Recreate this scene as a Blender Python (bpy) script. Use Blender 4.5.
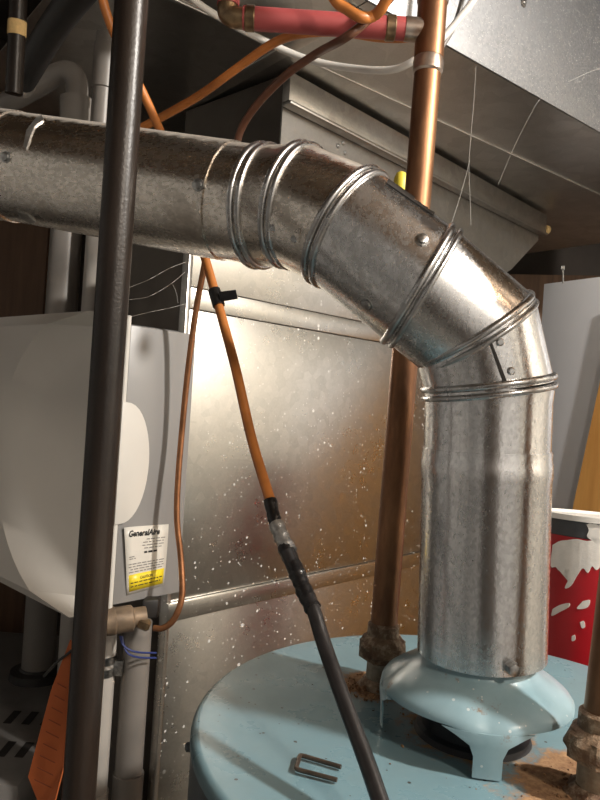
import bpy, bmesh, math, random
from mathutils import Vector, Matrix
from mathutils.bvhtree import BVHTree
from mathutils.geometry import interpolate_bezier

random.seed(7)
for o in list(bpy.data.objects):
    bpy.data.objects.remove(o, do_unlink=True)
scene = bpy.context.scene
COL = scene.collection

# ------------------------------------------------------------------ camera
F_PX = 700.0
CAM = Vector((0, 0, 1.5))
ROLL = 0.066
RIGHT = Vector((math.cos(ROLL), 0, math.sin(ROLL)))
UP = Vector((-math.sin(ROLL), 0, math.cos(ROLL)))
FWD = Vector((0, 1, 0))
cam_data = bpy.data.cameras.new('camera')
cam = bpy.data.objects.new('camera', cam_data)
COL.objects.link(cam)
cam.matrix_world = Matrix(((RIGHT.x, UP.x, -FWD.x, CAM.x), (RIGHT.y, UP.y, -FWD.y, CAM.y),
                           (RIGHT.z, UP.z, -FWD.z, CAM.z), (0, 0, 0, 1)))
cam_data.sensor_fit = 'VERTICAL'
cam_data.sensor_height = 36.0
cam_data.lens = F_PX / 800 * 36.0
cam_data.clip_start = 0.02
scene.camera = cam

# ------------------------------------------------------------------ world, lights, exposure
w = bpy.data.worlds.new('world')
scene.world = w
w.use_nodes = True
w.node_tree.nodes['Background'].inputs[0].default_value = (1.0, 0.93, 0.85, 1)
w.node_tree.nodes['Background'].inputs[1].default_value = 0.06


def lamp(name, loc, power, color, radius):
    l = bpy.data.lights.new(name, 'POINT')
    l.energy = power
    l.color = color
    l.shadow_soft_size = radius
    o = bpy.data.objects.new(name, l)
    COL.objects.link(o)
    o.location = loc
    return o


lamp('work_lamp', (1.12, 0.10, 2.34), 98, (1.0, 0.95, 0.88), 0.04)
lamp('fill_light', (0.62, -0.28, 2.02), 16, (1.0, 0.88, 0.74), 0.05)  # added warm fill from behind the camera; no bulb known there

vs = scene.view_settings
vs.view_transform = 'Standard'
vs.look = 'None'
vs.gamma = 1.0
vs.use_curve_mapping = False
vs.exposure = 0.3


# ------------------------------------------------------------------ helpers
def P(px, py, d):
    """a point at distance d in front of the lens"""
    return CAM + d * (FWD + (px - 300) / F_PX * RIGHT + (400 - py) / F_PX * UP)


def ray(px, py):
    return (P(px, py, 1.0) - CAM).normalized()


def PZ(px, py, z):
    """point of the sight line at height z"""
    r = ray(px, py)
    return CAM + r * ((z - CAM.z) / r.z)


def link(name, me, mat, parent=None, smooth=False):
    o = bpy.data.objects.new(name, me)
    COL.objects.link(o)
    if mat is not None:
        me.materials.append(mat)
    if smooth:
        for p in me.polygons:
            p.use_smooth = True
    if parent is not None:
        o.parent = parent
        if parent.type == 'EMPTY':
            o.matrix_parent_inverse = Matrix.Translation(-parent.location)
    return o


def mesh(name, verts, faces, mat, parent=None, smooth=False):
    me = bpy.data.meshes.new(name)
    me.from_pydata([tuple(v) for v in verts], [], faces)
    bm = bmesh.new()
    bm.from_mesh(me)
    bmesh.ops.recalc_face_normals(bm, faces=bm.faces)
    bm.to_mesh(me)
    bm.free()
    return link(name, me, mat, parent, smooth)


def from_bm(name, bm, mat, parent=None, smooth=False, recalc=True):
    if recalc:
        bmesh.ops.recalc_face_normals(bm, faces=bm.faces)
    me = bpy.data.meshes.new(name)
    bm.to_mesh(me)
    bm.free()
    return link(name, me, mat, parent, smooth)


def autosmooth(o, deg=35):
    me = o.data
    for p in me.polygons:
        p.use_smooth = True
    bm = bmesh.new()
    bm.from_mesh(me)
    for e in bm.edges:
        if len(e.link_faces) == 2 and e.calc_face_angle(0) > math.radians(deg):
            e.smooth = False
    bm.to_mesh(me)
    bm.free()
    return o


def empty(name, loc):
    e = bpy.data.objects.new(name, None)
    e.empty_display_size = 0.05
    COL.objects.link(e)
    e.location = loc
    return e


def tag(o, label, cat, group=None, kind=None):
    if label:
        o['label'] = label
    if cat:
        o['category'] = cat
    if group:
        o['group'] = group
    if kind:
        o['kind'] = kind
    return o


def thing(name, loc, label, cat, group=None):
    return tag(empty(name, loc), label, cat, group)


def structure(o):
    o['kind'] = 'structure'
    return o


def spline(pts, per=8):
    """Catmull-Rom through the points"""
    pts = [Vector(p) for p in pts]
    if len(pts) < 3:
        return pts
    e = [pts[0] * 2 - pts[1]] + pts + [pts[-1] * 2 - pts[-2]]
    out = []
    for i in range(1, len(e) - 2):
        p0, p1, p2, p3 = e[i - 1], e[i], e[i + 1], e[i + 2]
        for k in range(per):
            t = k / per
            out.append(0.5 * ((2 * p1) + (p2 - p0) * t + (2 * p0 - 5 * p1 + 4 * p2 - p3) * t * t
                              + (3 * p1 - p0 - 3 * p2 + p3) * t ** 3))
    out.append(pts[-1])
    return out


def sweep_bm(bm, pts, r, n=10, closed=False, rf=None):
    pts = [Vector(p) for p in pts]
    m = len(pts)
    tang = []
    for i in range(m):
        if closed:
            t = pts[(i + 1) % m] - pts[i - 1]
        else:
            t = pts[min(i + 1, m - 1)] - pts[max(i - 1, 0)]
        tang.append(t.normalized())
    t0 = tang[0]
    a = Vector((0, 0, 1)) if abs(t0.z) < 0.9 else Vector((1, 0, 0))
    u = (a - t0 * a.dot(t0)).normalized()
    rings = []
    for i in range(m):
        t = tang[i]
        u = (u - t * u.dot(t)).normalized()
        v = t.cross(u)
        rr = r * (rf(i / (m - 1)) if rf else 1)
        rings.append([bm.verts.new(pts[i] + rr * (math.cos(2 * math.pi * k / n) * u + math.sin(2 * math.pi * k / n) * v))
                      for k in range(n)])
    cnt = m if closed else m - 1
    for i in range(cnt):
        A, B = rings[i], rings[(i + 1) % m]
        off = 0
        if closed and i == m - 1:
            off = min(range(n), key=lambda s: (A[0].co - B[s].co).length)
        for k in range(n):
            bm.faces.new((A[k], A[(k + 1) % n], B[(k + 1 + off) % n], B[(k + off) % n]))
    if not closed:
        bm.faces.new(list(reversed(rings[0])))
        bm.faces.new(rings[-1])


def tube(name, pts, r, mat, parent=None, n=10, per=8, rf=None):
    bm = bmesh.new()
    sweep_bm(bm, spline(pts, per), r, n, False, rf)
    return autosmooth(from_bm(name, bm, mat, parent), 50)


def basis(axis):
    a = Vector(axis).normalized()
    h = Vector((0, 0, 1)) if abs(a.z) < 0.9 else Vector((1, 0, 0))
    u = (h - a * h.dot(a)).normalized()
    return u, a.cross(u), a


def lathe_bm(bm, c, axis, prof, n=32, cap0=True, cap1=True, wob=None):
    u, v, a = basis(axis)
    c = Vector(c)
    rings = []
    for (r, h) in prof:
        ring = []
        for k in range(n):
            th = 2 * math.pi * k / n
            rr = r * (wob(th, h) if wob else 1)
            ring.append(bm.verts.new(c + a * h + rr * (math.cos(th) * u + math.sin(th) * v)))
        rings.append(ring)
    for A, B in zip(rings, rings[1:]):
        for k in range(n):
            bm.faces.new((A[k], A[(k + 1) % n], B[(k + 1) % n], B[k]))
    if cap0:
        bm.faces.new(list(reversed(rings[0])))
    if cap1:
        bm.faces.new(rings[-1])


def lathe(name, c, axis, prof, mat, parent=None, n=32, cap0=True, cap1=True, deg=35, wob=None):
    bm = bmesh.new()
    lathe_bm(bm, c, axis, prof, n, cap0, cap1, wob)
    return autosmooth(from_bm(name, bm, mat, parent), deg)


def prism_bm(bm, poly, vec):
    vec = Vector(vec)
    A = [bm.verts.new(Vector(p)) for p in poly]
    B = [bm.verts.new(Vector(p) + vec) for p in poly]
    n = len(poly)
    bm.faces.new(A)
    bm.faces.new(list(reversed(B)))
    for i in range(n):
        bm.faces.new((A[i], B[i], B[(i + 1) % n], A[(i + 1) % n]))


def prism(name, poly, vec, mat, parent=None, bevel=0.0, seg=2):
    bm = bmesh.new()
    prism_bm(bm, poly, vec)
    bmesh.ops.recalc_face_normals(bm, faces=bm.faces)
    if bevel:
        bmesh.ops.bevel(bm, geom=list(bm.edges), offset=bevel, segments=seg, affect='EDGES', profile=0.5)
    o = from_bm(name, bm, mat, parent)
    return autosmooth(o, 35) if bevel else o


def obox(name, c, ax, ay, az, mat, parent=None, bevel=0.0):
    """box from corner c along three vectors"""
    c, ax, ay, az = Vector(c), Vector(ax), Vector(ay), Vector(az)
    return prism(name, [c, c + ax, c + ax + ay, c + ay], az, mat, parent, bevel)


def bvh(objs):
    vs_, fs = [], []
    for o in objs:
        b = len(vs_)
        vs_ += [v.co.copy() for v in o.data.vertices]
        fs += [[b + i for i in p.vertices] for p in o.data.polygons]
    return BVHTree.FromPolygons(vs_, fs)


def hit(tree, px, py):
    loc, nor, idx, dist = tree.ray_cast(CAM, ray(px, py))
    if loc is None:
        return None, None
    if nor.dot(ray(px, py)) > 0:
        nor = -nor
    return loc, nor


def patch(name, tree, poly, lift, mat, parent, cuts=3):
    """a thin raised piece lying on a surface, outlined by points found on that surface"""
    bm = bmesh.new()
    vsx = [bm.verts.new((x, y, 0)) for x, y in poly]
    f = bm.faces.new(vsx)
    bmesh.ops.triangulate(bm, faces=[f])
    for _ in range(cuts):
        long = [e for e in bm.edges if e.calc_length() > 5]
        if not long:
            break
        bmesh.ops.subdivide_edges(bm, edges=long, cuts=1)
        bmesh.ops.triangulate(bm, faces=list(bm.faces))
    nor = {}
    bad = []
    for v in bm.verts:
        l, nn = hit(tree, v.co.x, v.co.y)
        if l is None:
            bad.append(v)
            continue
        v.co = l + nn * lift
        nor[v] = nn
    if bad:
        bmesh.ops.delete(bm, geom=bad, context='VERTS')
    ext = bmesh.ops.extrude_face_region(bm, geom=list(bm.faces))
    nv = [g for g in ext['geom'] if isinstance(g, bmesh.types.BMVert)]
    tot = Vector()
    for nn in nor.values():
        tot += nn
    if nor:
        tot.normalize()
    for v in nv:
        v.co -= tot * (lift * 1.6)
    return autosmooth(from_bm(name, bm, mat, parent), 40)


# ------------------------------------------------------------------ materials
class M:
    def __init__(self, name):
        self.m = bpy.data.materials.new(name)
        self.m.use_nodes = True
        self.t = self.m.node_tree
        self.b = self.t.nodes['Principled BSDF']
        self.tc = self.t.nodes.new('ShaderNodeTexCoord')

    def node(self, kind, **kw):
        n = self.t.nodes.new(kind)
        for k, v in kw.items():
            setattr(n, k, v)
        return n

    def l(self, a, b):
        self.t.links.new(a, b)

    def co(self, scale=(1, 1, 1)):
        mp = self.node('ShaderNodeMapping')
        mp.inputs['Scale'].default_value = scale
        self.l(self.tc.outputs['Object'], mp.inputs['Vector'])
        return mp.outputs[0]

    def noise(self, scale, detail=4, rough=0.55, stretch=(1, 1, 1)):
        n = self.node('ShaderNodeTexNoise')
        n.inputs['Scale'].default_value = scale
        n.inputs['Detail'].default_value = detail
        n.inputs['Roughness'].default_value = rough
        self.l(self.co(stretch), n.inputs['Vector'])
        return n.outputs['Fac']

    def ramp(self, src, p0, p1, c0=(0, 0, 0, 1), c1=(1, 1, 1, 1)):
        r = self.node('ShaderNodeValToRGB')
        e = r.color_ramp.elements
        e[0].position, e[1].position = p0, p1
        e[0].color, e[1].color = c0, c1
        self.l(src, r.inputs[0])
        return r.outputs[0]

    def math(self, op, a, b=None):
        n = self.node('ShaderNodeMath', operation=op)
        n.use_clamp = False
        for i, x in enumerate((a, b)):
            if x is None:
                continue
            if isinstance(x, (int, float)):
                n.inputs[i].default_value = x
            else:
                self.l(x, n.inputs[i])
        return n.outputs[0]

    def mix(self, fac, a, b):
        n = self.node('ShaderNodeMix', data_type='RGBA')
        for i, x in ((0, fac), (6, a), (7, b)):
            if isinstance(x, (int, float)):
                n.inputs[i].default_value = x
            elif isinstance(x, tuple):
                n.inputs[i].default_value = x if len(x) == 4 else x + (1,)
            else:
                self.l(x, n.inputs[i])
        return n.outputs[2]

    def mixf(self, fac, a, b):
        n = self.node('ShaderNodeMix', data_type='FLOAT')
        for i, x in ((0, fac), (2, a), (3, b)):
            if isinstance(x, (int, float)):
                n.inputs[i].default_value = x
            else:
                self.l(x, n.inputs[i])
        return n.outputs[0]

    def set(self, key, x):
        if isinstance(x, (int, float)):
            self.b.inputs[key].default_value = x
        elif isinstance(x, tuple):
            self.b.inputs[key].default_value = x if len(x) == 4 else x + (1,)
        else:
            self.l(x, self.b.inputs[key])
        return self

    def bump(self, src, strength, dist=0.001):
        n = self.node('ShaderNodeBump')
        n.inputs['Strength'].default_value = strength
        n.inputs['Distance'].default_value = dist
        self.l(src, n.inputs['Height'])
        self.l(n.outputs[0], self.b.inputs['Normal'])
        return self

    def specks(self, scale, size, share):
        """round spots: 1 inside a spot, 0 outside"""
        v = self.node('ShaderNodeTexVoronoi')
        v.inputs['Scale'].default_value = scale
        v.inputs['Randomness'].default_value = 1.0
        self.l(self.co(), v.inputs['Vector'])
        near = self.math('LESS_THAN', v.outputs['Distance'], size)
        sep = self.node('ShaderNodeSeparateColor')
        self.l(v.outputs['Color'], sep.inputs[0])
        pick = self.math('LESS_THAN', sep.outputs[0], share)
        return self.math('MULTIPLY', near, pick)


def simple(name, col, rough=0.5, metal=0.0, var=0.25, scale=40, bump=0.15, dark=None):
    m = M(name)
    n = m.noise(scale)
    c2 = dark if dark else tuple(c * (1 - var) for c in col)
    m.set('Base Color', m.ramp(n, 0.35, 0.65, c2 + (1,), col + (1,)))
    m.set('Roughness', rough).set('Metallic', metal)
    if bump:
        m.bump(m.noise(scale * 4), bump)
    return m.m


def galvanised(name, lo, hi, r0, r1, spangle=90, stain=0.0, dust=0.0, spots=None, bump=0.12, stretch=(1, 1, 1), tint=(1, 1, 1), streak=None, clumped=True):
    m = M(name)
    v = m.node('ShaderNodeTexVoronoi')
    v.inputs['Scale'].default_value = spangle
    m.l(m.co(stretch), v.inputs['Vector'])
    sep = m.node('ShaderNodeSeparateColor')
    m.l(v.outputs['Color'], sep.inputs[0])
    big = m.noise(9, 5, 0.6, stretch)
    fine = m.noise(260, 3, 0.6)
    s = m.math('ADD', m.math('MULTIPLY', sep.outputs[0], 0.2), m.math('MULTIPLY', big, 0.5))
    s = m.math('ADD', s, m.math('MULTIPLY', fine, 0.3))
    if streak:
        s = m.math('ADD', m.math('MULTIPLY', s, 0.72), m.math('MULTIPLY', m.noise(1.0, 3, 0.6, streak), 0.28))
    cl = lambda k: (k * tint[0], k * tint[1], k * tint[2], 1)
    col = m.ramp(s, 0.25, 0.7, cl(lo), cl(hi))
    metal = 1.0
    rough = m.mixf(m.ramp(s, 0.3, 0.7), r1, r0)
    if stain:
        st = m.ramp(m.noise(14, 6, 0.65), 0.5, 0.66)
        st = m.math('MULTIPLY', st, stain)
        col = m.mix(st, col, (0.16, 0.115, 0.075))
        rough = m.mixf(st, rough, 0.5)
    if spots:
        fac = 0
        for (sc, sz, sh) in spots:
            q = m.specks(sc, sz, sh)
            fac = q if fac == 0 else m.math('MAXIMUM', fac, q)
        sm = m.math('MULTIPLY', fac, m.ramp(m.noise(9, 2), 0.36, 0.5)) if clumped else fac
        col = m.mix(sm, col, (0.66, 0.65, 0.62))
        metal = m.mixf(sm, 1.0, 0.0)
        rough = m.mixf(sm, rough, 0.6)
    if dust:
        g = m.node('ShaderNodeNewGeometry')
        sx = m.node('ShaderNodeSeparateXYZ')
        m.l(g.outputs['Normal'], sx.inputs[0])
        up = m.math('ADD', sx.outputs[2], m.math('MULTIPLY', m.noise(120, 5, 0.7), 0.25))
        d = m.math('MULTIPLY', m.ramp(up, 0.88, 1.06), dust)
        col = m.mix(d, col, (0.42, 0.39, 0.35))
        metal = m.mixf(d, metal, 0.0)
        rough = m.mixf(d, rough, 0.95)
    m.set('Base Color', col).set('Metallic', metal).set('Roughness', rough)
    m.bump(m.math('ADD', m.math('MULTIPLY', big, 3.0), fine), bump, 0.0012)
    return m.m


MAT = {}
MAT['flue'] = galvanised('galvanised_flue', 0.46, 0.95, 0.12, 0.34, 480, stain=0.2, dust=0.0, stretch=(1, 1, 0.6), bump=0.09, streak=(110, 110, 4))
MAT['flue_dusty'] = galvanised('galvanised_flue_dusty', 0.50, 0.92, 0.15, 0.36, 480, stain=0.45, dust=0.7, stretch=(0.5, 1, 1), bump=0.16, tint=(1, 0.93, 0.84))
MAT['flue_bead'] = galvanised('galvanised_bead', 0.36, 0.62, 0.2, 0.36, 140, stain=0.25, bump=0.06)
MAT['cabinet'] = galvanised('spattered_cabinet_steel', 0.40, 0.54, 0.26, 0.36, 70, stain=0.0, spots=[(90, 0.17, 0.2), (190, 0.2, 0.22), (45, 0.12, 0.16)], bump=0.05, tint=(1, 0.97, 0.9))
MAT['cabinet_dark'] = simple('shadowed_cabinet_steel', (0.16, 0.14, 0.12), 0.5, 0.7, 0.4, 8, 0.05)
MAT['plenum'] = galvanised('plenum_steel', 0.30, 0.46, 0.28, 0.42, 60, stain=0.2, bump=0.05, tint=(1, 0.96, 0.9))
MAT['duct'] = galvanised('spangled_duct_steel', 0.20, 0.36, 0.42, 0.55, 260, tint=(0.97, 0.99, 1.03), clumped=False, spots=[(190, 0.13, 0.35), (340, 0.17, 0.4)], bump=0.10)
MAT['duct_under'] = galvanised('duct_bottom_steel', 0.50, 0.68, 0.30, 0.42, 30, stain=0.12, bump=0.03, tint=(1, 0.97, 0.92))
MAT['seam'] = simple('dark_seam', (0.025, 0.022, 0.02), 0.7, 0.0)
MAT['screw'] = simple('zinc_screw', (0.55, 0.55, 0.54), 0.3, 1.0, 0.5, 200, 0.1)
MAT['copper'] = None
m = M('aged_copper')
n1 = m.noise(22, 6, 0.65, (1, 1, 0.3))
m.set('Base Color', m.mix(m.ramp(m.noise(50, 4, 0.6, (1, 1, 0.2)), 0.45, 0.75), m.ramp(n1, 0.3, 0.68, (0.11, 0.052, 0.028, 1), (0.34, 0.175, 0.09, 1)), (0.11, 0.05, 0.03)))
m.set('Metallic', 0.85).set('Roughness', m.mixf(n1, 0.30, 0.55)).bump(m.noise(150), 0.08)
MAT['copper'] = m.m
MAT['solder'] = simple('solder_smeared_copper', (0.52, 0.47, 0.42), 0.35, 0.9, 0.5, 60, 0.15, dark=(0.30, 0.20, 0.14))
MAT['brass'] = simple('tarnished_brass', (0.36, 0.26, 0.15), 0.38, 0.9, 0.5, 70, 0.2, dark=(0.16, 0.11, 0.07))
MAT['valve'] = simple('valve_brown', (0.30, 0.22, 0.15), 0.5, 0.4, 0.4, 50, 0.15)
m = M('black_iron')
m.set('Base Color', m.ramp(m.noise(30, 5, 0.6, (1, 1, 0.25)), 0.3, 0.7, (0.008, 0.006, 0.005, 1), (0.028, 0.019, 0.014, 1)))
m.set('Metallic', 0.0).set('Specular IOR Level', 0.35).set('Roughness', m.mixf(m.noise(60), 0.25, 0.42)).bump(m.noise(420, 3), 0.35, 0.0006)
MAT['iron'] = m.m
m = M('rusty_fitting')
m.set('Base Color', m.mix(m.ramp(m.noise(90, 6, 0.7), 0.5, 0.72), m.ramp(m.noise(45, 6, 0.7), 0.35, 0.65, (0.10, 0.05, 0.028, 1), (0.27, 0.185, 0.115, 1)), (0.46, 0.38, 0.29)))
m.set('Metallic', 0.2).set('Roughness', 0.7).bump(m.noise(180, 5, 0.7), 0.8, 0.003)
MAT['rust'] = m.m
MAT['nipple'] = simple('scaled_nipple', (0.34, 0.31, 0.25), 0.55, 0.4, 0.5, 70, 0.4, dark=(0.16, 0.12, 0.08))
MAT['crumb'] = simple('rust_crumb', (0.38, 0.22, 0.11), 0.9, 0.0, 0.5, 150, 0.3, dark=(0.13, 0.06, 0.03))
MAT['pex'] = simple('red_plastic_pipe', (0.40, 0.075, 0.075), 0.5, 0.0, 0.2, 12, 0.04)
MAT['orange'] = simple('orange_cable', (0.58, 0.20, 0.045), 0.42, 0.0, 0.3, 30, 0.08)
MAT['brown_cable'] = simple('brown_cable', (0.16, 0.065, 0.035), 0.4, 0.0, 0.3, 40, 0.06)
MAT['white_cable'] = simple('white_cable', (0.72, 0.70, 0.66), 0.45, 0.0, 0.15, 20, 0.04)
MAT['grey_cable'] = simple('grey_cable', (0.20, 0.19, 0.18), 0.45, 0.0, 0.2, 20, 0.04)
MAT['black_sheath'] = simple('black_sheath', (0.022, 0.020, 0.020), 0.30, 0.0, 0.4, 80, 0.1)
MAT['tape'] = simple('black_tape', (0.012, 0.011, 0.011), 0.28, 0.0, 0.4, 60, 0.5)
MAT['silver_tape'] = simple('silver_tape', (0.62, 0.60, 0.57), 0.35, 0.8, 0.5, 90, 0.6)
MAT['copper_tube'] = simple('copper_tube', (0.42, 0.19, 0.09), 0.40, 0.8, 0.4, 40, 0.08)
MAT['white_plastic'] = simple('white_plastic', (0.66, 0.63, 0.58), 0.42, 0.0, 0.06, 6, 0.03)
MAT['grey_plastic'] = simple('grey_plastic', (0.27, 0.262, 0.255), 0.36, 0.0, 0.08, 6, 0.03)
MAT['label_white'] = simple('label_paper', (0.66, 0.63, 0.57), 0.35, 0.0, 0.05, 20, 0.0)
MAT['label_yellow'] = simple('label_yellow', (0.85, 0.66, 0.03), 0.35, 0.0, 0.05, 20, 0.0)
MAT['ink'] = simple('ink', (0.02, 0.02, 0.02), 0.5, 0.0, 0.1, 20, 0.0)
MAT['ink_grey'] = simple('ink_grey', (0.20, 0.19, 0.18), 0.5, 0.0, 0.1, 20, 0.0)
MAT['pvc'] = simple('pvc_white', (0.48, 0.45, 0.41), 0.4, 0.0, 0.12, 10, 0.04)
MAT['pvc_grey'] = simple('pvc_grey', (0.23, 0.21, 0.19), 0.4, 0.0, 0.15, 10, 0.04)
MAT['black_plastic'] = simple('black_plastic', (0.03, 0.028, 0.027), 0.5, 0.0, 0.3, 30, 0.1)
MAT['slot_top'] = simple('dark_grey_top', (0.20, 0.19, 0.18), 0.5, 0.0, 0.2, 20, 0.1)
MAT['paper_orange'] = simple('orange_card', (0.58, 0.14, 0.035), 0.7, 0.0, 0.08, 20, 0.02)
MAT['paper_print'] = simple('orange_card_print', (0.30, 0.06, 0.02), 0.7, 0.0, 0.08, 20, 0.0)
MAT['blue_wire'] = simple('blue_wire', (0.03, 0.05, 0.20), 0.4, 0.0, 0.2, 20, 0.0)
MAT['red_can'] = simple('red_can', (0.46, 0.012, 0.02), 0.33, 0.0, 0.25, 8, 0.03)
MAT['can_dark'] = simple('can_dark_band', (0.055, 0.058, 0.065), 0.4, 0.0, 0.3, 20, 0.03)
MAT['paint'] = simple('dried_white_paint', (0.80, 0.78, 0.74), 0.5, 0.0, 0.1, 60, 0.4)
MAT['board'] = simple('white_board', (0.78, 0.80, 0.84), 0.5, 0.0, 0.05, 4, 0.02)
MAT['yellow'] = simple('yellow_plastic', (0.72, 0.60, 0.06), 0.45, 0.0, 0.1, 20, 0.02)
MAT['foam'] = simple('tan_foam', (0.72, 0.50, 0.22), 0.8, 0.0, 0.25, 80, 0.5)
MAT['cobweb'] = simple('cobweb', (0.62, 0.60, 0.56), 0.8, 0.0, 0.1, 20, 0.0)


def wood(name, a, b, scale=(1, 1, 14)):
    m = M(name)
    g = m.noise(7, 6, 0.6, scale)
    m.set('Base Color', m.ramp(g, 0.3, 0.7, a + (1,), b + (1,))).set('Roughness', 0.55).bump(g, 0.15)
    return m.m


MAT['plywood'] = wood('varnished_plywood', (0.50, 0.235, 0.055), (0.66, 0.35, 0.10), (6, 6, 0.6))
MAT['stud'] = wood('dark_stud', (0.09, 0.045, 0.022), (0.17, 0.09, 0.045), (8, 8, 0.6))
MAT['joist'] = wood('joist_wood', (0.13, 0.08, 0.045), (0.24, 0.15, 0.085), (0.6, 8, 8))

# heater enamel with rust bleeding round the two fittings and the hood
NIP_L = Vector((0.092, 0.655, 0))
NIP_R = Vector((0.225, 0.488, 0))
HC = Vector((0.158, 0.572, 0))
TC = Vector((0.166, 0.582, 0))
m = M('blue_grey_enamel')
geo = m.node('ShaderNodeNewGeometry')
fac = None
for c, rad in ((NIP_L, 0.048), (NIP_R, 0.085), (Vector((0.255, 0.45, 0)), 0.10), (HC, 0.070)):
    d = m.node('ShaderNodeVectorMath', operation='DISTANCE')
    m.l(geo.outputs['Position'], d.inputs[0])
    d.inputs[1].default_value = (c.x, c.y, 1.238)
    q = m.math('SUBTRACT', 1.0, m.math('DIVIDE', d.outputs['Value'], rad))
    fac = q if fac is None else m.math('MAXIMUM', fac, q)
rn = m.noise(60, 6, 0.7)
rf = m.ramp(m.math('ADD', m.math('MULTIPLY', fac, 0.75), m.math('MULTIPLY', rn, 0.75)), 0.50, 0.66)
rustc = m.ramp(m.noise(120, 6, 0.7), 0.3, 0.7, (0.14, 0.06, 0.028, 1), (0.44, 0.27, 0.14, 1))
grime = m.ramp(m.noise(16, 6, 0.65), 0.42, 0.75)
base = m.mix(m.math('MULTIPLY', grime, 0.35), (0.16, 0.27, 0.315), (0.165, 0.205, 0.20))
sp = m.math('MAXIMUM', m.specks(75, 0.10, 0.25), m.specks(140, 0.12, 0.2))
base = m.mix(sp, base, (0.05, 0.045, 0.04))
base = m.mix(m.math('MULTIPLY', m.specks(50, 0.07, 0.2), 0.8), base, (0.65, 0.66, 0.64))
m.set('Base Color', m.mix(rf, base, rustc))
m.set('Roughness', m.mixf(rf, m.mixf(grime, 0.27, 0.42), 0.9))
m.bump(m.math('ADD', m.math('MULTIPLY', m.math('MULTIPLY', rf, rn), 6.0), m.noise(50)), 0.12, 0.002)
MAT['enamel'] = m.m
MAT['enamel_shaded_side'] = simple('blue_grey_enamel_shaded_side', (0.10, 0.13, 0.145), 0.35, 0.1, 0.25, 20, 0.05)  # darker copy of the top enamel, standing in for shade on the side
m = M('hood_enamel')
sp = m.math('MAXIMUM', m.specks(110, 0.13, 0.2), m.specks(210, 0.15, 0.15))
b0 = m.ramp(m.noise(30, 5), 0.3, 0.7, (0.20, 0.31, 0.35, 1), (0.27, 0.39, 0.44, 1))
b1 = m.mix(m.ramp(m.noise(40, 6, 0.7), 0.62, 0.70), b0, (0.20, 0.13, 0.08))
m.set('Base Color', m.mix(m.math('MULTIPLY', sp, 0.5), b1, (0.72, 0.72, 0.68))).set('Roughness', 0.3)
m.bump(m.noise(60), 0.08)
MAT['hood'] = m.m
MAT['hood_in'] = simple('blackened_flue_collar', (0.035, 0.035, 0.04), 0.5, 0.5, 0.4, 40, 0.2)

# ------------------------------------------------------------------ the room
MAT['concrete'] = simple('concrete', (0.30, 0.28, 0.255), 0.85, 0.0, 0.35, 6, 0.25)
MAT['wall'] = simple('painted_wall', (0.72, 0.68, 0.60), 0.8, 0.0, 0.2, 3, 0.1)
MAT['wall_grey'] = simple('grey_block_wall', (0.50, 0.50, 0.50), 0.8, 0.0, 0.25, 3, 0.1)
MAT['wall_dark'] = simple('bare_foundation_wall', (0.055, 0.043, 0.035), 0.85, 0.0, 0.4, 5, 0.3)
MAT['ceiling'] = simple('subfloor_boards', (0.13, 0.09, 0.055), 0.8, 0.0, 0.4, 5, 0.2)
X0, X1, Y0, Y1, ZC = -1.7, 1.9, -1.25, 2.9, 2.50


def slab(name, lo, hi, mat):
    lo, hi = Vector(lo), Vector(hi)
    d = hi - lo
    return structure(obox(name, lo, (d.x, 0, 0), (0, d.y, 0), (0, 0, d.z), mat))


fl = slab('floor', (X0, Y0, -0.1), (X1, Y1, 0), MAT['concrete'])
ce = slab('ceiling', (X0, Y0, ZC), (X1, Y1, ZC + 0.1), MAT['ceiling'])
slab('wall_left', (X0 - 0.1, Y0, 0), (X0, Y1, ZC), MAT['wall_grey'])
slab('wall_right', (X1, Y0, 0), (X1 + 0.1, Y1, ZC), MAT['wall'])
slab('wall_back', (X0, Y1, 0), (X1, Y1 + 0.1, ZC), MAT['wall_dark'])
slab('wall_front', (X0, Y0 - 0.1, 0), (X1, Y0, ZC), MAT['wall_grey'])
MAT['added_door'] = simple('added_dark_door', (0.07, 0.055, 0.045), 0.45, 0.0, 0.3, 6, 0.1)
dr = structure(obox('added_door_1', (-0.45, Y0 + 0.002, 0), (0.85, 0, 0), (0, 0.04, 0), (0, 0, 2.03), MAT['added_door'], None, 0.004))  # unseen, added behind the camera as a dark streak for the flue to reflect
for zz in (0.2, 1.1):
    obox('added_door_panel', (-0.32, Y0 + 0.043, zz), (0.59, 0, 0), (0, 0.008, 0), (0, 0, 0.72), MAT['added_door'], dr, 0.003)
lathe('added_door_knob', (0.33, Y0 + 0.042, 1.0), (0, 1, 0), [(0.012, 0), (0.012, 0.03), (0.026, 0.04), (0.026, 0.055), (0.015, 0.065)], MAT['brass'] if 'brass' in MAT else MAT['added_door'], dr, 16)
j0 = None
for i in range(8):
    y = Y0 + 0.25 + i * 0.48
    if j0 is None:
        j0 = obox('joist', (X0, y, ZC - 0.16), (X1 - X0, 0, 0), (0, 0.04, 0), (0, 0, 0.16), MAT['joist'], ce)
        yb = y
    else:
        j = j0.copy()
        COL.objects.link(j)
        j.parent = ce
        j.location = (0, y - yb, 0)

# ------------------------------------------------------------------ furnace cabinet and ducts
E1 = Vector((0.682, 0.731, 0)).normalized()       # along the cabinet front, to the right and away
SN = Vector((E1.y, -E1.x, 0))                     # front face normal (towards the viewer's right)
LB = -SN                                          # along the left face, away
OUT = -E1                                         # left face normal
CORNER = Vector((P(178, 420, 0.95).x, 0.95, 0))
Z = Vector((0, 0, 1))
HZ = 1.5


def FP(t, z, out=0.0):
    """point on the cabinet front: t along it, z from the lens height"""
    return CORNER + E1 * t + SN * out + Vector((0, 0, HZ + z))


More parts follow.
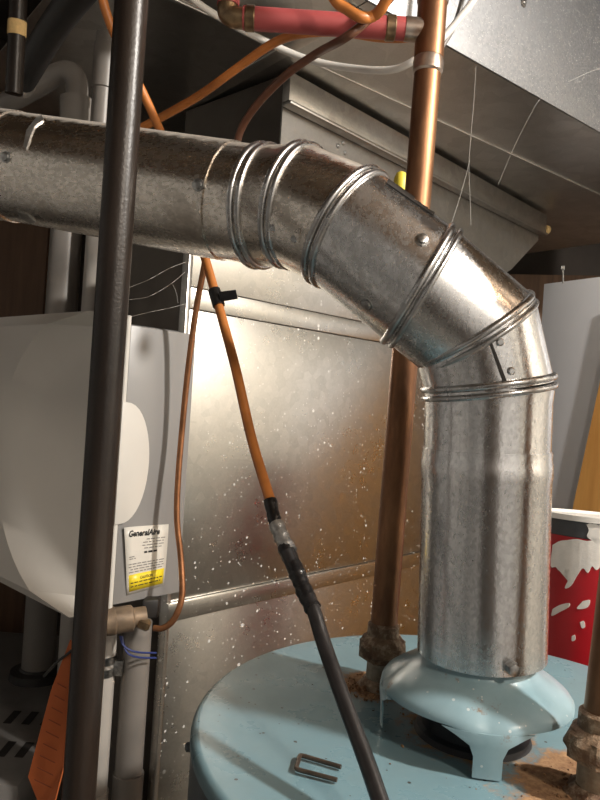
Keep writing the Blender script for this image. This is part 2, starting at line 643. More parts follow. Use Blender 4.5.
FZTOP = 0.27
FW = 0.76
DEP = 0.16
fur = thing('furnace_cabinet', CORNER + E1 * 0.35 + LB * 0.08, 'paint-spattered bare sheet metal furnace cabinet behind the heater', 'furnace')
# body shell set 2 mm behind the face panels
b0 = FP(0, -HZ, -0.003)
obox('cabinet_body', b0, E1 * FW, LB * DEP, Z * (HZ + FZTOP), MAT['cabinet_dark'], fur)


def zline(px, py):
    """(t, z) where a sight line meets the front plane"""
    r = ray(px, py)
    k = (CORNER - CAM).dot(SN) / r.dot(SN)
    p = CAM + r * k
    return (p - CORNER).dot(E1), p.z - HZ


zs_low = zline(250, 594)[1]
zs_up = zline(250, 319)[1]
zs_up2 = zline(250, 299)[1]


def facepanel(name, t0, t1, z0, z1, out=0.0, th=0.003, mat='cabinet', bev=0.0008):
    return obox(name, FP(t0, z0, out - th), E1 * (t1 - t0), Z * (z1 - z0), SN * th, MAT[mat], fur, bev)


facepanel('lower_panel', 0.0, FW, -HZ + 0.02, zs_low - 0.014)
facepanel('seam_strip', 0.0, FW, zs_low - 0.014, zs_low + 0.012, 0.005, 0.008, bev=0.002)
facepanel('middle_panel', 0.0, FW, zs_low + 0.0125, zs_up - 0.001)
facepanel('folded_strip', 0.0, FW, zs_up, zs_up2, 0.0014, 0.0045, bev=0.0014)
facepanel('upper_panel', 0.0, FW, zs_up2 + 0.001, FZTOP)
# folded corner edge
obox('corner_edge', FP(0, -HZ + 0.02, 0.0015), E1 * 0.007, Z * (HZ + FZTOP - 0.02), -SN * 0.012 + OUT * 0.002, MAT['cabinet'], fur, 0.0008)
# louvre dimples low on the panel
tr = None

# plenum above the cabinet
tA = zline(284, 90)[0]
zT = 0.4955
pl = thing('duct_plenum', FP(tA + 0.3, FZTOP) + LB * 0.12, 'tapered sheet metal plenum box rising from furnace to overhead duct', 'duct')
tB = 1.06
poly = [(tA, FZTOP), (0.80, FZTOP - 0.0), (0.93, 0.335), (tB, 0.43), (tB, zT - 0.002), (tA, zT - 0.002)]
poly3 = [FP(t, z + 0.001, 0) for t, z in poly]
prism('front_panel', poly3, -SN * 0.003, MAT['plenum'], pl)
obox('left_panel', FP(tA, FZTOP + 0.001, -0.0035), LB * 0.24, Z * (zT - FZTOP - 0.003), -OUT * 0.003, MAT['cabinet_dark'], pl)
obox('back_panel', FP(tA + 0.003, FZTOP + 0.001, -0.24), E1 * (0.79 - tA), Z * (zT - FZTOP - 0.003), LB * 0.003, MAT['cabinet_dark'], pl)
prism('right_panel', [FP(0.93, 0.336, -0.004), FP(tB, 0.431, -0.004), FP(tB, 0.431, -0.24), FP(0.93, 0.336, -0.24)], -E1 * 0.002 + Z * 0.002, MAT['plenum'], pl)
prism('right_panel', [FP(tB, 0.432, -0.004), FP(tB, zT - 0.002, -0.004), FP(tB, zT - 0.002, -0.24), FP(tB, 0.432, -0.24)], -E1 * 0.002, MAT['plenum'], pl)
fz = zline(290, 107)[1]
fla = obox('flange', FP(tA - 0.004, fz, 0.0005), E1 * (tB - tA + 0.012), Z * (zT - fz - 0.003), SN * 0.016, MAT['plenum'], pl, 0.002)
obox('hem', FP(tA - 0.004, fz - 0.006, 0.001), E1 * (tB - tA + 0.012), Z * 0.006, SN * 0.020, MAT['plenum'], fla, 0.002)
lathe('sealant_plug', FP(tB + 0.0085, fz + 0.012, 0.009), E1, [(0.004, 0), (0.011, 0.003), (0.012, 0.014), (0.007, 0.02)], MAT['foam'], pl, 12)
for px, py in ((343, 143), (345, 153), (338, 146)):
    t, z = zline(px, py)
    lathe('screw', FP(t, z, 0.0), SN, [(0.004, 0), (0.004, 0.0015), (0.0022, 0.003)], MAT['screw'], pl, 8)

# trunk duct overhead
EA, EB = PZ(447, 45, 2.0), PZ(600, 132, 2.0)
E2 = (EB - EA)
E2.z = 0
E2.normalize()
N2 = Vector((E2.y, -E2.x, 0))
tru = thing('trunk_duct', EA + Vector((0, 0, 0.0)), 'large overhead rectangular trunk duct with spangled galvanised side', 'duct')
F0, F1 = EA - E2 * 0.45, EA + E2 * 1.15
HT = 0.33
side_p = obox('side_panel', F0 + Z * 0.0, E2 * 1.6, Z * HT, -N2 * 0.003, MAT['duct'], tru, 0.001)
# underside in panels meeting at cross cleats
BK0, BK1 = PZ(515, 277, 2.0), PZ(600, 261, 2.0)
depth_dir = -N2
cuts = [0.0, 0.30, 1.6]
for a, b in zip(cuts, cuts[1:]):
    obox('bottom_panel', F0 + E2 * (a + 0.001) + depth_dir * 0.0035, E2 * (b - a - 0.002), depth_dir * 1.18, Z * 0.003, MAT['duct_under'], tru)
for a in cuts[1:-1]:
    obox('cleat', F0 + E2 * (a - 0.011) + depth_dir * 0.02 - Z * 0.0045, E2 * 0.022, depth_dir * 1.1, Z * 0.0042, MAT['duct_under'], tru, 0.0012)
obox('stiffener', F0 + E2 * 0.02 + depth_dir * 0.17 - Z * 0.003, E2 * 1.5, depth_dir * 0.006, Z * 0.003, MAT['duct_under'], tru, 0.001)
obox('back_flange', F0 + E2 * 0.02 + depth_dir * 1.17 - Z * 0.03, E2 * 1.5, depth_dir * 0.02, Z * 0.03, MAT['seam'], tru)
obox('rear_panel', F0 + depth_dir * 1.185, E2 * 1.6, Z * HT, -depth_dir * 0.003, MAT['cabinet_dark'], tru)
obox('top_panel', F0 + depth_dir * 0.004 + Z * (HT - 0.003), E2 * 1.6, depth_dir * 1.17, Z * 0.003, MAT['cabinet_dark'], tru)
tt = bvh([side_p])
l, n = hit(tt, 523, 3)
cl = prism('hanger_strap', [l + E2 * s * 0.006 + Z * z + n * 0.0005 for s, z in ((-1, 0.12), (1, 0.12), (1, 0.0), (0.6, -0.006), (-0.6, -0.006), (-1, 0))], n * 0.0015, MAT['plenum'], tru)
lathe('screw', l + n * 0.002, n, [(0.0035, 0), (0.0035, 0.0015), (0.002, 0.003)], MAT['screw'], tru, 8)

# dark timber beam behind, under the far end of the duct
bp = PZ(560, 277, 1.955)
bm_ = obox('timber_beam', Vector((bp.x - 0.5, bp.y + 0.10, 1.80)), (1.3, -0.35, 0), (0.03, 0.12, 0), (0, 0, 0.155), MAT['stud'])
tag(bm_, 'dark brown timber beam under the far end of overhead duct', 'beam')

# ------------------------------------------------------------------ flue
R = 0.0508
flu = thing('flue_pipe', P(482, 668, 0.572), 'galvanised flue pipe elbowing from the heater hood to upper left', 'flue pipe')
nodes = [  # px, py, distance of the centre line
    (481, 652, 0.572), (488, 387, 0.570), (475, 332, 0.566), (421, 287, 0.560), (347, 229, 0.574),
    (298, 207, 0.595), (264, 207, 0.609), (231, 202, 0.622), (19, 168, 0.690), (-110, 149, 0.733)]
C = [P(*n) for n in nodes]
AX = [(b - a).normalized() for a, b in zip(C, C[1:])]
PN = [AX[0]] + [(a + b).normalized() for a, b in zip(AX, AX[1:])] + [AX[-1]]
PN[3] = (RIGHT * -0.86 + UP * 0.51 + FWD * PN[3].y).normalized()
REF = Vector((0.15, -1, 0.1)).normalized()


def ringpts(c, axis, normal, r, n=56):
    u = (REF - axis * REF.dot(axis)).normalized()
    v = axis.cross(u)
    out = []
    for k in range(n):
        th = 2 * math.pi * k / n
        rho = r * (math.cos(th) * u + math.sin(th) * v)
        out.append(c + rho - axis * (rho.dot(normal) / axis.dot(normal)))
    return out


def seg(name, i, r0, mat, extra=None, rows=2, wob=0.0):
    """wall of flue segment i between joint planes; extra = [(frac, dr)] rings"""
    a, b, ax = C[i], C[i + 1], AX[i]
    L = (b - a).length
    spec = [(0.0, 0.0)] + (extra or []) + [(1.0, 0.0)]
    bm = bmesh.new()
    rings = []
    n = 56
    for f, dr in spec:
        nn = PN[i].lerp(PN[i + 1], f).normalized() if not extra else (PN[i] if f == 0 else PN[i + 1] if f == 1 else ax)
        pts = ringpts(a.lerp(b, f), ax, nn, r0 + dr, n)
        rings.append([bm.verts.new(p) for p in pts])
    for A, B in zip(rings, rings[1:]):
        for k in range(n):
            bm.faces.new((A[k], A[(k + 1) % n], B[(k + 1) % n], B[k]))
    # inner wall so that the open ends have a thickness
    inner = []
    for f in (0.0, 1.0):
        j = i if f == 0 else i + 1
        inner.append([bm.verts.new(p) for p in ringpts(C[j], ax, PN[j], r0 - 0.0012, n)])
    for k in range(n):
        k2 = (k + 1) % n
        bm.faces.new((inner[0][k], inner[1][k], inner[1][k2], inner[0][k2]))
        bm.faces.new((rings[0][k2], rings[0][k], inner[0][k], inner[0][k2]))
        bm.faces.new((rings[-1][k], rings[-1][k2], inner[1][k2], inner[1][k]))
    return autosmooth(from_bm(name, bm, mat, flu), 50)


L0 = (C[1] - C[0]).length


def fr(py):   # fraction up the standing pipe for an image row
    return (652 - py) / (652 - 387)


# standing pipe in two lengths: the lower one is swaged and slips over the collar of the elbow
fs = fr(449)
Csplit = C[0].lerp(C[1], fs)
bm = bmesh.new()
prof = [(R - 0.0012, 0.0), (R + 0.0006, 0.0)]
for f, dr in ((0.02, 0.0006), (fr(478), 0.0006), (fr(474), 0.0013), (fr(463), 0.0013), (fr(459), 0.0006), (fs, 0.0006)):
    prof.append((R + dr, f * L0))
prof += [(R - 0.0004, fs * L0), (R - 0.0012, fs * L0 - 0.004), (R - 0.0012, 0.0)]
lathe_bm(bm, C[0], AX[0], prof, 64, False, False)
stand = autosmooth(from_bm('standing_pipe', bm, MAT['flue'], flu), 40)
lathe('elbow_collar', C[0], AX[0], [(R - 0.001, fs * L0 - 0.012), (R - 0.0006, fs * L0), (R - 0.0004, L0 - 0.012), (R + 0.0008, L0 - 0.002)], MAT['flue'], flu, 64, False, False)
segs = [stand]
for i in range(1, 6):
    segs.append(seg('elbow_gore' if i != 3 else 'elbow_body', i, R, MAT['flue'] if i < 4 else MAT['flue_dusty']))
segs.append(seg('pipe_collar', 6, R, MAT['flue_dusty']))
segs.append(seg('long_pipe', 7, R + 0.0012, MAT['flue_dusty'], [(0.008, 0.0), (0.99, 0.0)]))
segs.append(seg('long_pipe', 8, R + 0.0024, MAT['flue_dusty'], [(0.01, 0.0), (0.97, 0.0)]))
# double rolled beads at the elbow joints
for i in range(1, 7):
    ax = (AX[i - 1] + AX[i]).normalized()
    for s in (-1, 1):
        pts = ringpts(C[i] + PN[i] * 0.0036 * s, ax, PN[i], R + 0.0006)
        bm = bmesh.new()
        sweep_bm(bm, pts, 0.0030 if s > 0 else 0.0025, 10, True)
        autosmooth(from_bm('rolled_bead', bm, MAT['flue_bead'], flu), 60)
FT = bvh(segs)


def fscrew(px, py, size=0.0040, h=0.003, tall=False):
    l, n = hit(FT, px, py)
    if l is None:
        return
    pr = [(size * 1.35, -0.001), (size * 1.35, 0.0007), (size, 0.0009), (size, h), (size * 0.55, h + 0.0006)]
    lathe('screw', l, n, pr, MAT['screw'], flu, 6 if tall else 10)


for px, py in ((198, 185), (6, 157), (422, 240), (367, 304)):
    fscrew(px, py)
fscrew(537, 435, 0.0042, 0.008, True)
fscrew(510, 667, 0.0046, 0.008, True)
fscrew(460, 441, 0.0042, 0.0006)
for px, py in ((273, 228), (294, 239), (500, 342), (511, 371)):
    l, n = hit(FT, px, py)
    lathe('rivet', l, n, [(0.0032, -0.001), (0.0032, 0.0006), (0.002, 0.0016)], MAT['flue_bead'], flu, 10)
patch('lap_seam', FT, [(490, 345), (492, 343), (508, 385), (509, 389), (505, 388)], 0.0009, MAT['seam'], flu)
patch('lap_seam', FT, [(386, 184), (388, 180), (441, 217), (440, 221)], 0.0012, MAT['seam'], flu)
patch('lap_plate', FT, [(265, 222), (274, 214), (301, 228), (299, 244), (290, 246), (266, 234)], 0.0007, MAT['flue_dusty'], flu)
# torn foil at the far joint
patch('torn_foil', FT, [(24, 146), (27, 131), (36, 119), (42, 116), (44, 121), (35, 127), (30, 140), (27, 150)], 0.0012, MAT['silver_tape'], flu)
patch('torn_foil', FT, [(18, 211), (28, 214), (36, 221), (30, 223), (20, 217)], 0.0012, MAT['silver_tape'], flu)

# ------------------------------------------------------------------ water heater
HT_Z = HZ - 0.262
RH = 0.237
wh = thing('water_heater', Vector((TC.x, TC.y, 0)), 'round blue-grey water heater with a rust-stained enamel top', 'water heater')
lathe('jacket', Vector((TC.x, TC.y, 0)), Z, [(RH - 0.012, 0.0), (RH - 0.012, 0.05), (RH - 0.004, 0.055), (RH - 0.0012, 0.06), (RH - 0.0012, HT_Z - 0.0125)], MAT['enamel_shaded_side'], wh, 96, True, False)
bm = bmesh.new()
prof = [(RH - 0.003, HT_Z - 0.0122), (RH, HT_Z - 0.0115), (RH, HT_Z - 0.0085)]
for k in range(1, 7):
    a = k / 6 * math.pi / 2
    prof.append((RH - 0.007 + 0.007 * math.cos(a), HT_Z - 0.0085 + 0.007 * math.sin(a)))
prof += [(RH - 0.03, HT_Z - 0.001), (RH - 0.08, HT_Z), (0.10, HT_Z), (0.05, HT_Z), (0.012, HT_Z)]
lathe_bm(bm, Vector((TC.x, TC.y, 0)), Z, prof, 96, False, True)
top = autosmooth(from_bm('top_pan', bm, MAT['enamel'], wh), 35)
lathe('flue_collar', Vector((HC.x, HC.y, HT_Z)), Z, [(0.047, 0), (0.045, 0.004), (0.041, 0.006), (0.041, 0.024), (0.038, 0.024), (0.038, 0.002)], MAT['hood_in'], wh, 40, False, True)
RD = Vector((-0.995, -0.1, 0))
lathe('rim_screw', Vector((TC.x, TC.y, HT_Z - 0.02)) + RD * RH, RD, [(0.004, -0.004), (0.004, 0.002), (0.002, 0.0035)], MAT['enamel_shaded_side'], wh, 8)
# rust crumbs lying on the pan
bm = bmesh.new()
for c, n_, rad in ((NIP_L, 200, 0.032), (NIP_R, 150, 0.042), (NIP_L + Vector((-0.012, -0.02, 0)), 60, 0.025), (Vector((0.222, 0.455, 0)), 140, 0.045), (HC, 60, 0.10)):
    for _ in range(n_):
        a = random.uniform(0, 2 * math.pi)
        rr = rad * math.sqrt(random.uniform(0.05, 1))
        s = random.uniform(0.0006, 0.0026) * (1.3 - rr / rad)
        x, y = c.x + rr * math.cos(a), c.y + rr * math.sin(a)
        if (Vector((x, y, 0)) - TC).length > RH - 0.035:
            continue
        z = HT_Z + s * 0.4 + max(0, (0.7 - rr / rad)) * random.uniform(0, 0.008)
        mt = Matrix.Translation((x, y, z)) @ Matrix.Rotation(random.uniform(0, 6), 4, Vector((random.random(), random.random(), 1)).normalized()) @ Matrix.Diagonal((s * random.uniform(0.7, 1.6), s, s * 0.7, 1))
        bmesh.ops.create_icosphere(bm, subdivisions=1, radius=1.0, matrix=mt)
cr = from_bm('rust_crumbs', bm, MAT['crumb'], wh)
cr['kind'] = 'stuff'

# draft hood
hood = thing('draft_hood', Vector((HC.x, HC.y, HT_Z)), 'pale blue flared draft hood on legs under the flue pipe', 'draft hood')
RIMZ = HZ - 0.2235
hb = bmesh.new()
n = 96
legs_a = [math.radians(a) for a in (-96, 176, 45)]


def legdist(th):
    return min(abs((th - a + math.pi) % (2 * math.pi) - math.pi) for a in legs_a)


prof = [(0.0445, 0.028), (0.0455, 0.0245), (0.048, 0.0205), (0.054, 0.016), (0.060, 0.0125), (0.067, 0.0082), (0.0735, 0.0033), (0.0765, -0.001), (0.0765, -0.0035)]
rings = []
for j, (r, h) in enumerate(prof):
    ring = []
    for k in range(n):
        th = 2 * math.pi * k / n
        dz = 0
        if j >= 4:
            q = max(0.0, 1 - legdist(th) / math.radians(24))
            dz = -0.010 * q * q * (j - 3) / 5
        ring.append(hb.verts.new((HC.x + r * math.cos(th), HC.y + r * math.sin(th), RIMZ + h + dz)))
    rings.append(ring)
for A, B in zip(rings, rings[1:]):
    for k in range(n):
        hb.faces.new((A[k], A[(k + 1) % n], B[(k + 1) % n], B[k]))
bmesh.ops.recalc_face_normals(hb, faces=hb.faces)
bmesh.ops.solidify(hb, geom=list(hb.faces), thickness=0.0011)
autosmooth(from_bm('skirt', hb, MAT['hood'], hood), 45)
for a in legs_a:
    ur = Vector((math.cos(a), math.sin(a), 0))
    ut = Vector((-math.sin(a), math.cos(a), 0))
    rows = [(0.0768, -0.0045, 0.034), (0.0772, -0.008, 0.024), (0.0766, -0.014, 0.0135), (0.0755, -0.022, 0.0105), (0.075, HT_Z - RIMZ + 0.0015, 0.0105)]
    v1, fcs = [], []
    for (r, h, hw) in rows:
        for s in (-1, -0.5, 0, 0.5, 1):
            ang = a + s * hw / 0.076
            for off in (0.0, -0.0012):
                v1.append(Vector((HC.x + (r + off) * math.cos(ang), HC.y + (r + off) * math.sin(ang), RIMZ + h)))
    idx = lambda i, s, o: (i * 5 + s) * 2 + o
    for i in range(len(rows) - 1):
        for s in range(4):
            fcs.append((idx(i, s, 0), idx(i, s + 1, 0), idx(i + 1, s + 1, 0), idx(i + 1, s, 0)))
            fcs.append((idx(i, s, 1), idx(i + 1, s, 1), idx(i + 1, s + 1, 1), idx(i, s + 1, 1)))
        fcs.append((idx(i, 0, 0), idx(i + 1, 0, 0), idx(i + 1, 0, 1), idx(i, 0, 1)))
        fcs.append((idx(i, 4, 0), idx(i, 4, 1), idx(i + 1, 4, 1), idx(i + 1, 4, 0)))
    e = len(rows) - 1
    for s in range(4):
        fcs.append((idx(e, s, 0), idx(e, s + 1, 0), idx(e, s + 1, 1), idx(e, s, 1)))
        fcs.append((idx(0, s, 0), idx(0, s, 1), idx(0, s + 1, 1), idx(0, s + 1, 0)))
    autosmooth(mesh('leg', v1, fcs, MAT['hood'], hood), 40)

# bent wire staple on the pan
p = [PZ(x, y, HT_Z + 0.003) for x, y in ((341, 767), (300, 755), (296, 769), (337, 780))]
st = tube('cable_staple', [p[0], p[0].lerp(p[1], 0.5), p[0].lerp(p[1], 0.93), p[1].lerp(p[2], 0.12), p[1].lerp(p[2], 0.5), p[1].lerp(p[2], 0.88), p[2].lerp(p[3], 0.07), p[2].lerp(p[3], 0.5), p[3]], 0.0017, MAT['brown_cable'], None, 8, 4)
st.data.materials[0] = simple('staple_steel', (0.15, 0.115, 0.09), 0.45, 0.7, 0.4, 80, 0.2)
tag(st, 'loose U-shaped metal cable staple lying on the heater top', 'staple')


# ------------------------------------------------------------------ water pipes on the heater
def fitting(root, base, big=1.0):
    """dielectric union: nipple, hexagon nut, collar"""
    b = Vector((base.x, base.y, HT_Z))
    wob = lambda th, h: 1 + 0.05 * math.sin(3 * th + h * 400) + 0.04 * math.sin(7 * th - h * 300)
    lathe('nipple', b, Z, [(0.0135 * big, -0.002), (0.0135 * big, 0.026)], MAT['nipple'], root, 20)
    lathe('rust_ring', b, Z, [(0.020 * big, 0.0), (0.018 * big, 0.005), (0.0142 * big, 0.008)], MAT['rust'], root, 28, wob=wob)
    lathe('union_nut', b, Z, [(0.0165 * big, 0.024), (0.0215 * big, 0.027), (0.0215 * big, 0.043), (0.0165 * big, 0.047)], MAT['rust'], root, 6, deg=20)
    lathe('scale_crust', b, Z, [(0.018 * big, 0.0265), (0.0218 * big, 0.032), (0.0212 * big, 0.039), (0.0178 * big, 0.0462), (0.0145 * big, 0.0485)], MAT['rust'], root, 28, wob=wob)
    lathe('sleeve', b, Z, [(0.0142 * big, 0.046), (0.0150 * big, 0.048), (0.0146 * big, 0.058), (0.0126 * big, 0.060)], MAT['rust'], root, 24)


cp = thing('copper_pipe', Vector((NIP_L.x, NIP_L.y, HT_Z)), 'tall copper water pipe rising behind the flue elbow from rusty union', 'pipe')
fitting(cp, NIP_L)
cb = Vector((NIP_L.x, NIP_L.y, HT_Z + 0.055))
ctop = P(446, -190, 0.668)
cj = P(428, 66, 0.664)
cax = (ctop - cb).normalized()
tube('pipe', [cb, cj], 0.0126, MAT['copper'], cp, 28)
lathe('solder_joint', cj - cax * 0.008, cax, [(0.0127, 0), (0.0142, 0.002), (0.0144, 0.011), (0.0136, 0.015)], MAT['solder'], cp, 28)
tube('tee_body', [cj + cax * 0.007, ctop], 0.0139, MAT['copper'], cp, 28)
lathe('solder_joint', P(432.6, 4, 0.6648), cax, [(0.0140, 0), (0.0150, 0.002), (0.0150, 0.012), (0.0140, 0.014)], MAT['solder'], cp, 28)
te = P(432, 31, 0.6645)
tp = P(405, 29, 0.6645)
tube('tee_branch', [te, tp], 0.0112, MAT['solder'], cp, 20)

rp = thing('red_water_pipe', P(320, 24, 0.66), 'red plastic water pipe with crimp rings across the top', 'pipe')
ra, rb = P(243, 18, 0.66), tp + (te - tp) * 0.02
ra_dir = (rb - ra).normalized()
tube('pipe', [ra, rb - ra_dir * 0.001], 0.0106, MAT['pex'], rp, 24)
for f in (0.012, 0.875):
    lathe('crimp_ring', ra + (rb - ra) * f, ra_dir, [(0.0108, 0), (0.0117, 0.001), (0.0117, 0.0085), (0.0108, 0.0095)], MAT['brass'], rp, 24)
tube('elbow', [ra + ra_dir * 0.004, P(234, 17.5, 0.66), P(228, 13, 0.66), P(228, 3, 0.66)], 0.0098, MAT['brass'], rp, 16, 6)
riser = tube('pipe', [P(228, 6, 0.66), P(245, -215, 0.66)], 0.0106, MAT['pex'], rp, 20)
riser['label'] = 'short red riser at left end'

hp = thing('outlet_water_pipe', Vector((NIP_R.x, NIP_R.y, HT_Z)), 'dark copper water pipe on rusty union at the right edge', 'pipe')
fitting(hp, NIP_R, 1.08)
tube('pipe', [Vector((NIP_R.x, NIP_R.y, HT_Z + 0.055)), Vector((NIP_R.x + 0.012, NIP_R.y, HT_Z + 0.30)), Vector((NIP_R.x + 0.03, NIP_R.y - 0.02, HT_Z + 0.9))], 0.0128, MAT['copper'], hp, 28)

# ------------------------------------------------------------------ black iron gas pipe
gp0 = P(131.5, 0, 0.50)
gas = tube('gas_pipe', [Vector((gp0.x, gp0.y, 0.0)), Vector((gp0.x, gp0.y, 1.2)), Vector((gp0.x, gp0.y, 2.32))], 0.0118, MAT['iron'], None, 28, 2)
tag(gas, 'long black iron pipe standing upright in front of everything', 'pipe')

# ------------------------------------------------------------------ humidifier on the cabinet's left face
hum = thing('humidifier', CORNER + OUT * 0.07 + LB * 0.12 + Z * 1.3, 'white and grey humidifier box hung on the furnace side', 'humidifier')


def HP(s, t, z):
    """s: towards the viewer's right, t: out of the left face, z from the lens height"""
    return CORNER + SN * s + OUT * t + Vector((0, 0, HZ + z))


def hpix(px, py, s=0.0):
    """(t, z) on the humidifier's right side plane"""
    r = ray(px, py)
    o = CORNER + SN * s
    k = (o - CAM).dot(SN) / r.dot(SN)
    p = CAM + r * k
    return (p - o).dot(OUT), p.z - HZ


SS = 0.008
tl, zt = hpix(131, 316, SS)
tl2, zb = hpix(110, 613, SS)
TL = 0.5 * (tl + tl2)
bt = hpix(160, 328, SS)[1]
bbm = hpix(145, 600, SS)[1]
WID = 0.40
obox('body', HP(SS - WID, 0.006, bbm), SN * WID, Z * (bt - bbm), OUT * (TL + 0.006), MAT['grey_plastic'], hum, 0.006)
# cover: chamfer follows an arc, so the flat front is bounded by a bow
zm = 0.5 * (zt + zb)
hh = 0.5 * (zt - zb)
TW = TL + 0.062
rows = 24
vs_, fs_ = [], []
ss_row = 7
for i in range(rows + 1):
    z = zb + (zt - zb) * i / rows
    q = (z - zm) / hh
    a = 0.012 + 0.205 * math.sqrt(max(0.0, 1 - abs(q) ** 2.0)) * 0.98
    edge = 0.012 * max(0.0, (abs(q) - 0.93) / 0.07) ** 2
    tw = TW - edge
    lipt = TL + 0.004
    prof = [(SS + 0.003, TL), (SS + 0.003, lipt), (SS - 0.002, lipt + 0.006)]
    for k in range(1, 5):
        f = k / 4
        prof.append((SS - 0.002 - (a - 0.002) * f, lipt + 0.006 + (tw - lipt - 0.006) * f ** 1.45))
    prof += [(SS - WID, tw), (SS - WID - 0.004, TL)]
    for s, t in prof:
        vs_.append(HP(s, t, z))
NP = len(prof)
for i in range(rows):
    for j in range(NP - 1):
        fs_.append((i * NP + j, i * NP + j + 1, (i + 1) * NP + j + 1, (i + 1) * NP + j))
fs_.append(tuple(range(NP)))
fs_.append(tuple(rows * NP + j for j in range(NP)))
for i in range(rows):
    fs_.append((i * NP, (i + 1) * NP, (i + 1) * NP + NP - 1, i * NP + NP - 1))
cov = autosmooth(mesh('cover', vs_, fs_, MAT['white_plastic'], hum), 24)
# round boss of the cover lapping over the grey side
bt0, bz0 = hpix(147, 462, SS)
_, bz1 = hpix(128, 402, SS)
_, bz2 = hpix(116, 524, SS)
bzm, bh = 0.5 * (bz1 + bz2), 0.5 * (bz1 - bz2)
depth_b = TL - bt0
pts = [HP(SS + 0.001, TL + 0.006, bzm + bh)]
for k in range(21):
    a = math.pi * k / 20
    pts.append(HP(SS + 0.001, TL - depth_b * math.sin(a) ** 0.9, bzm + bh * math.cos(a)))
pts.append(HP(SS + 0.001, TL + 0.006, bzm - bh))
prism('cover_boss', pts, SN * 0.004, MAT['white_plastic'], hum, 0.001)
# seal strip at the furnace side
obox('mounting_flange', HP(-0.006, 0.0045, bbm + 0.004), SN * 0.005, Z * (bt - bbm - 0.006), OUT * 0.006, MAT['cabinet_dark'], hum)
# rating label
LQ = {}


def LP(u, v, lift):
    """label coordinates: u left to right 0..1, v bottom to top 0..1"""
    tA_, zA_ = hpix(121, 595, SS)
    corners = {(0, 0): hpix(126, 595, SS), (1, 0): hpix(163, 585, SS), (0, 1): hpix(122, 527, SS), (1, 1): hpix(168, 524, SS)}
    t = z = 0
    for (a, b), (tt_, zz_) in corners.items():
        wgt = (u if a else 1 - u) * (v if b else 1 - v)
        t += tt_ * wgt
        z += zz_ * wgt
    curl = 0.003 * max(0, (0.25 - u)) * 4 * v + 0.0012 * math.sin(v * 3.1)
    return HP(SS + 0.0012 + lift + curl, t, z)


def labelgrid(name, u0, u1, v0, v1, lift, mat, parent, nu=6, nv=6, th=0.0004):
    v_, f_ = [], []
    for i in range(nu + 1):
        for j in range(nv + 1):
            v_.append(LP(u0 + (u1 - u0) * i / nu, v0 + (v1 - v0) * j / nv, lift))
    for i in range(nu):
        for j in range(nv):
            a = i * (nv + 1) + j
            f_.append((a, a + nv + 1, a + nv + 2, a + 1))
    me = bpy.data.meshes.new(name)
    me.from_pydata([tuple(x) for x in v_], [], f_)
    o = link(name, me, mat, parent, True)
    bm = bmesh.new()
    bm.from_mesh(me)
    bmesh.ops.recalc_face_normals(bm, faces=bm.faces)
    bmesh.ops.solidify(bm, geom=list(bm.faces), thickness=th)
    bm.to_mesh(me)
    bm.free()
    return o


obox('side_plate', HP(SS - 0.0008, -0.014, bbm + 0.002), SN * 0.0014, Z * (bt - bbm - 0.004), OUT * (TL + 0.012), MAT['grey_plastic'], hum, 0.0004)
lab = labelgrid('rating_label', 0, 1, 0, 1, 0.0, MAT['label_white'], hum)
lab['label'] = 'white and yellow rating label'
labelgrid('yellow_panel', 0.06, 0.96, 0.04, 0.29, 0.0004, MAT['label_yellow'], lab, 4, 2, 0.0002)
lines = [(0.06, 0.44, 0.96), (0.06, 0.40, 0.92), (0.10, 0.36, 0.96), (0.06, 0.32, 0.9)]


def dashes(name, rowspec, parent, mat, h=0.014):
    bm = bmesh.new()
    rnd = random.Random(3)
    for (u0, v, u1) in rowspec:
        u = u0
        while u < u1 - 0.02:
            wd = min(rnd.uniform(0.05, 0.14), u1 - u)
            q = [LP(u, v, 0.0009), LP(u + wd, v, 0.0009), LP(u + wd, v + h, 0.0009), LP(u, v + h, 0.0009)]
            bm.faces.new([bm.verts.new(x) for x in q])
            u += wd + 0.025
    return from_bm(name, bm, mat, parent)


dashes('fine_print', lines, lab, MAT['ink_grey'])
dashes('fine_print', [(0.50, 0.79, 0.93), (0.42, 0.745, 0.9), (0.40, 0.70, 0.9), (0.44, 0.655, 0.85), (0.08, 0.55, 0.22), (0.08, 0.52, 0.24)], lab, MAT['ink_grey'])
dashes('fine_print', [(0.10, 0.155, 0.92), (0.10, 0.10, 0.88)], lab, MAT['ink'], 0.016)
dashes('fine_print', [(0.44, 0.585, 0.78)], lab, MAT['ink'], 0.03)


def lettering(name, text, u0, u1, v0, v1, parent, mat, shear=0.0, bold=0.0):
    cu = bpy.data.curves.new(name, 'FONT')
    cu.body = text
    cu.shear = shear
    cu.offset = bold
    cu.resolution_u = 2
    to = bpy.data.objects.new('tmp_text', cu)
    COL.objects.link(to)
    dg = bpy.context.evaluated_depsgraph_get()
    me = bpy.data.meshes.new_from_object(to.evaluated_get(dg))
    bpy.data.objects.remove(to)
    xs = [v.co.x for v in me.vertices]
    ys = [v.co.y for v in me.vertices]
    ax_, bx_, ay_, by_ = min(xs), max(xs), min(ys), max(ys)
    for v in me.vertices:
        u = u0 + (u1 - u0) * (v.co.x - ax_) / (bx_ - ax_)
        q = v0 + (v1 - v0) * (v.co.y - ay_) / (by_ - ay_)
        v.co = LP(u, q, 0.0010)
    me.materials.clear()
    return link(name, me, mat, parent)


lettering('logo_lettering', 'GeneralAire', 0.10, 0.80, 0.85, 0.95, lab, MAT['ink'], 0.35, 0.035)
lettering('warning_lettering', 'CAUTION', 0.34, 0.66, 0.20, 0.245, lab, MAT['ink'], 0.0, 0.01)

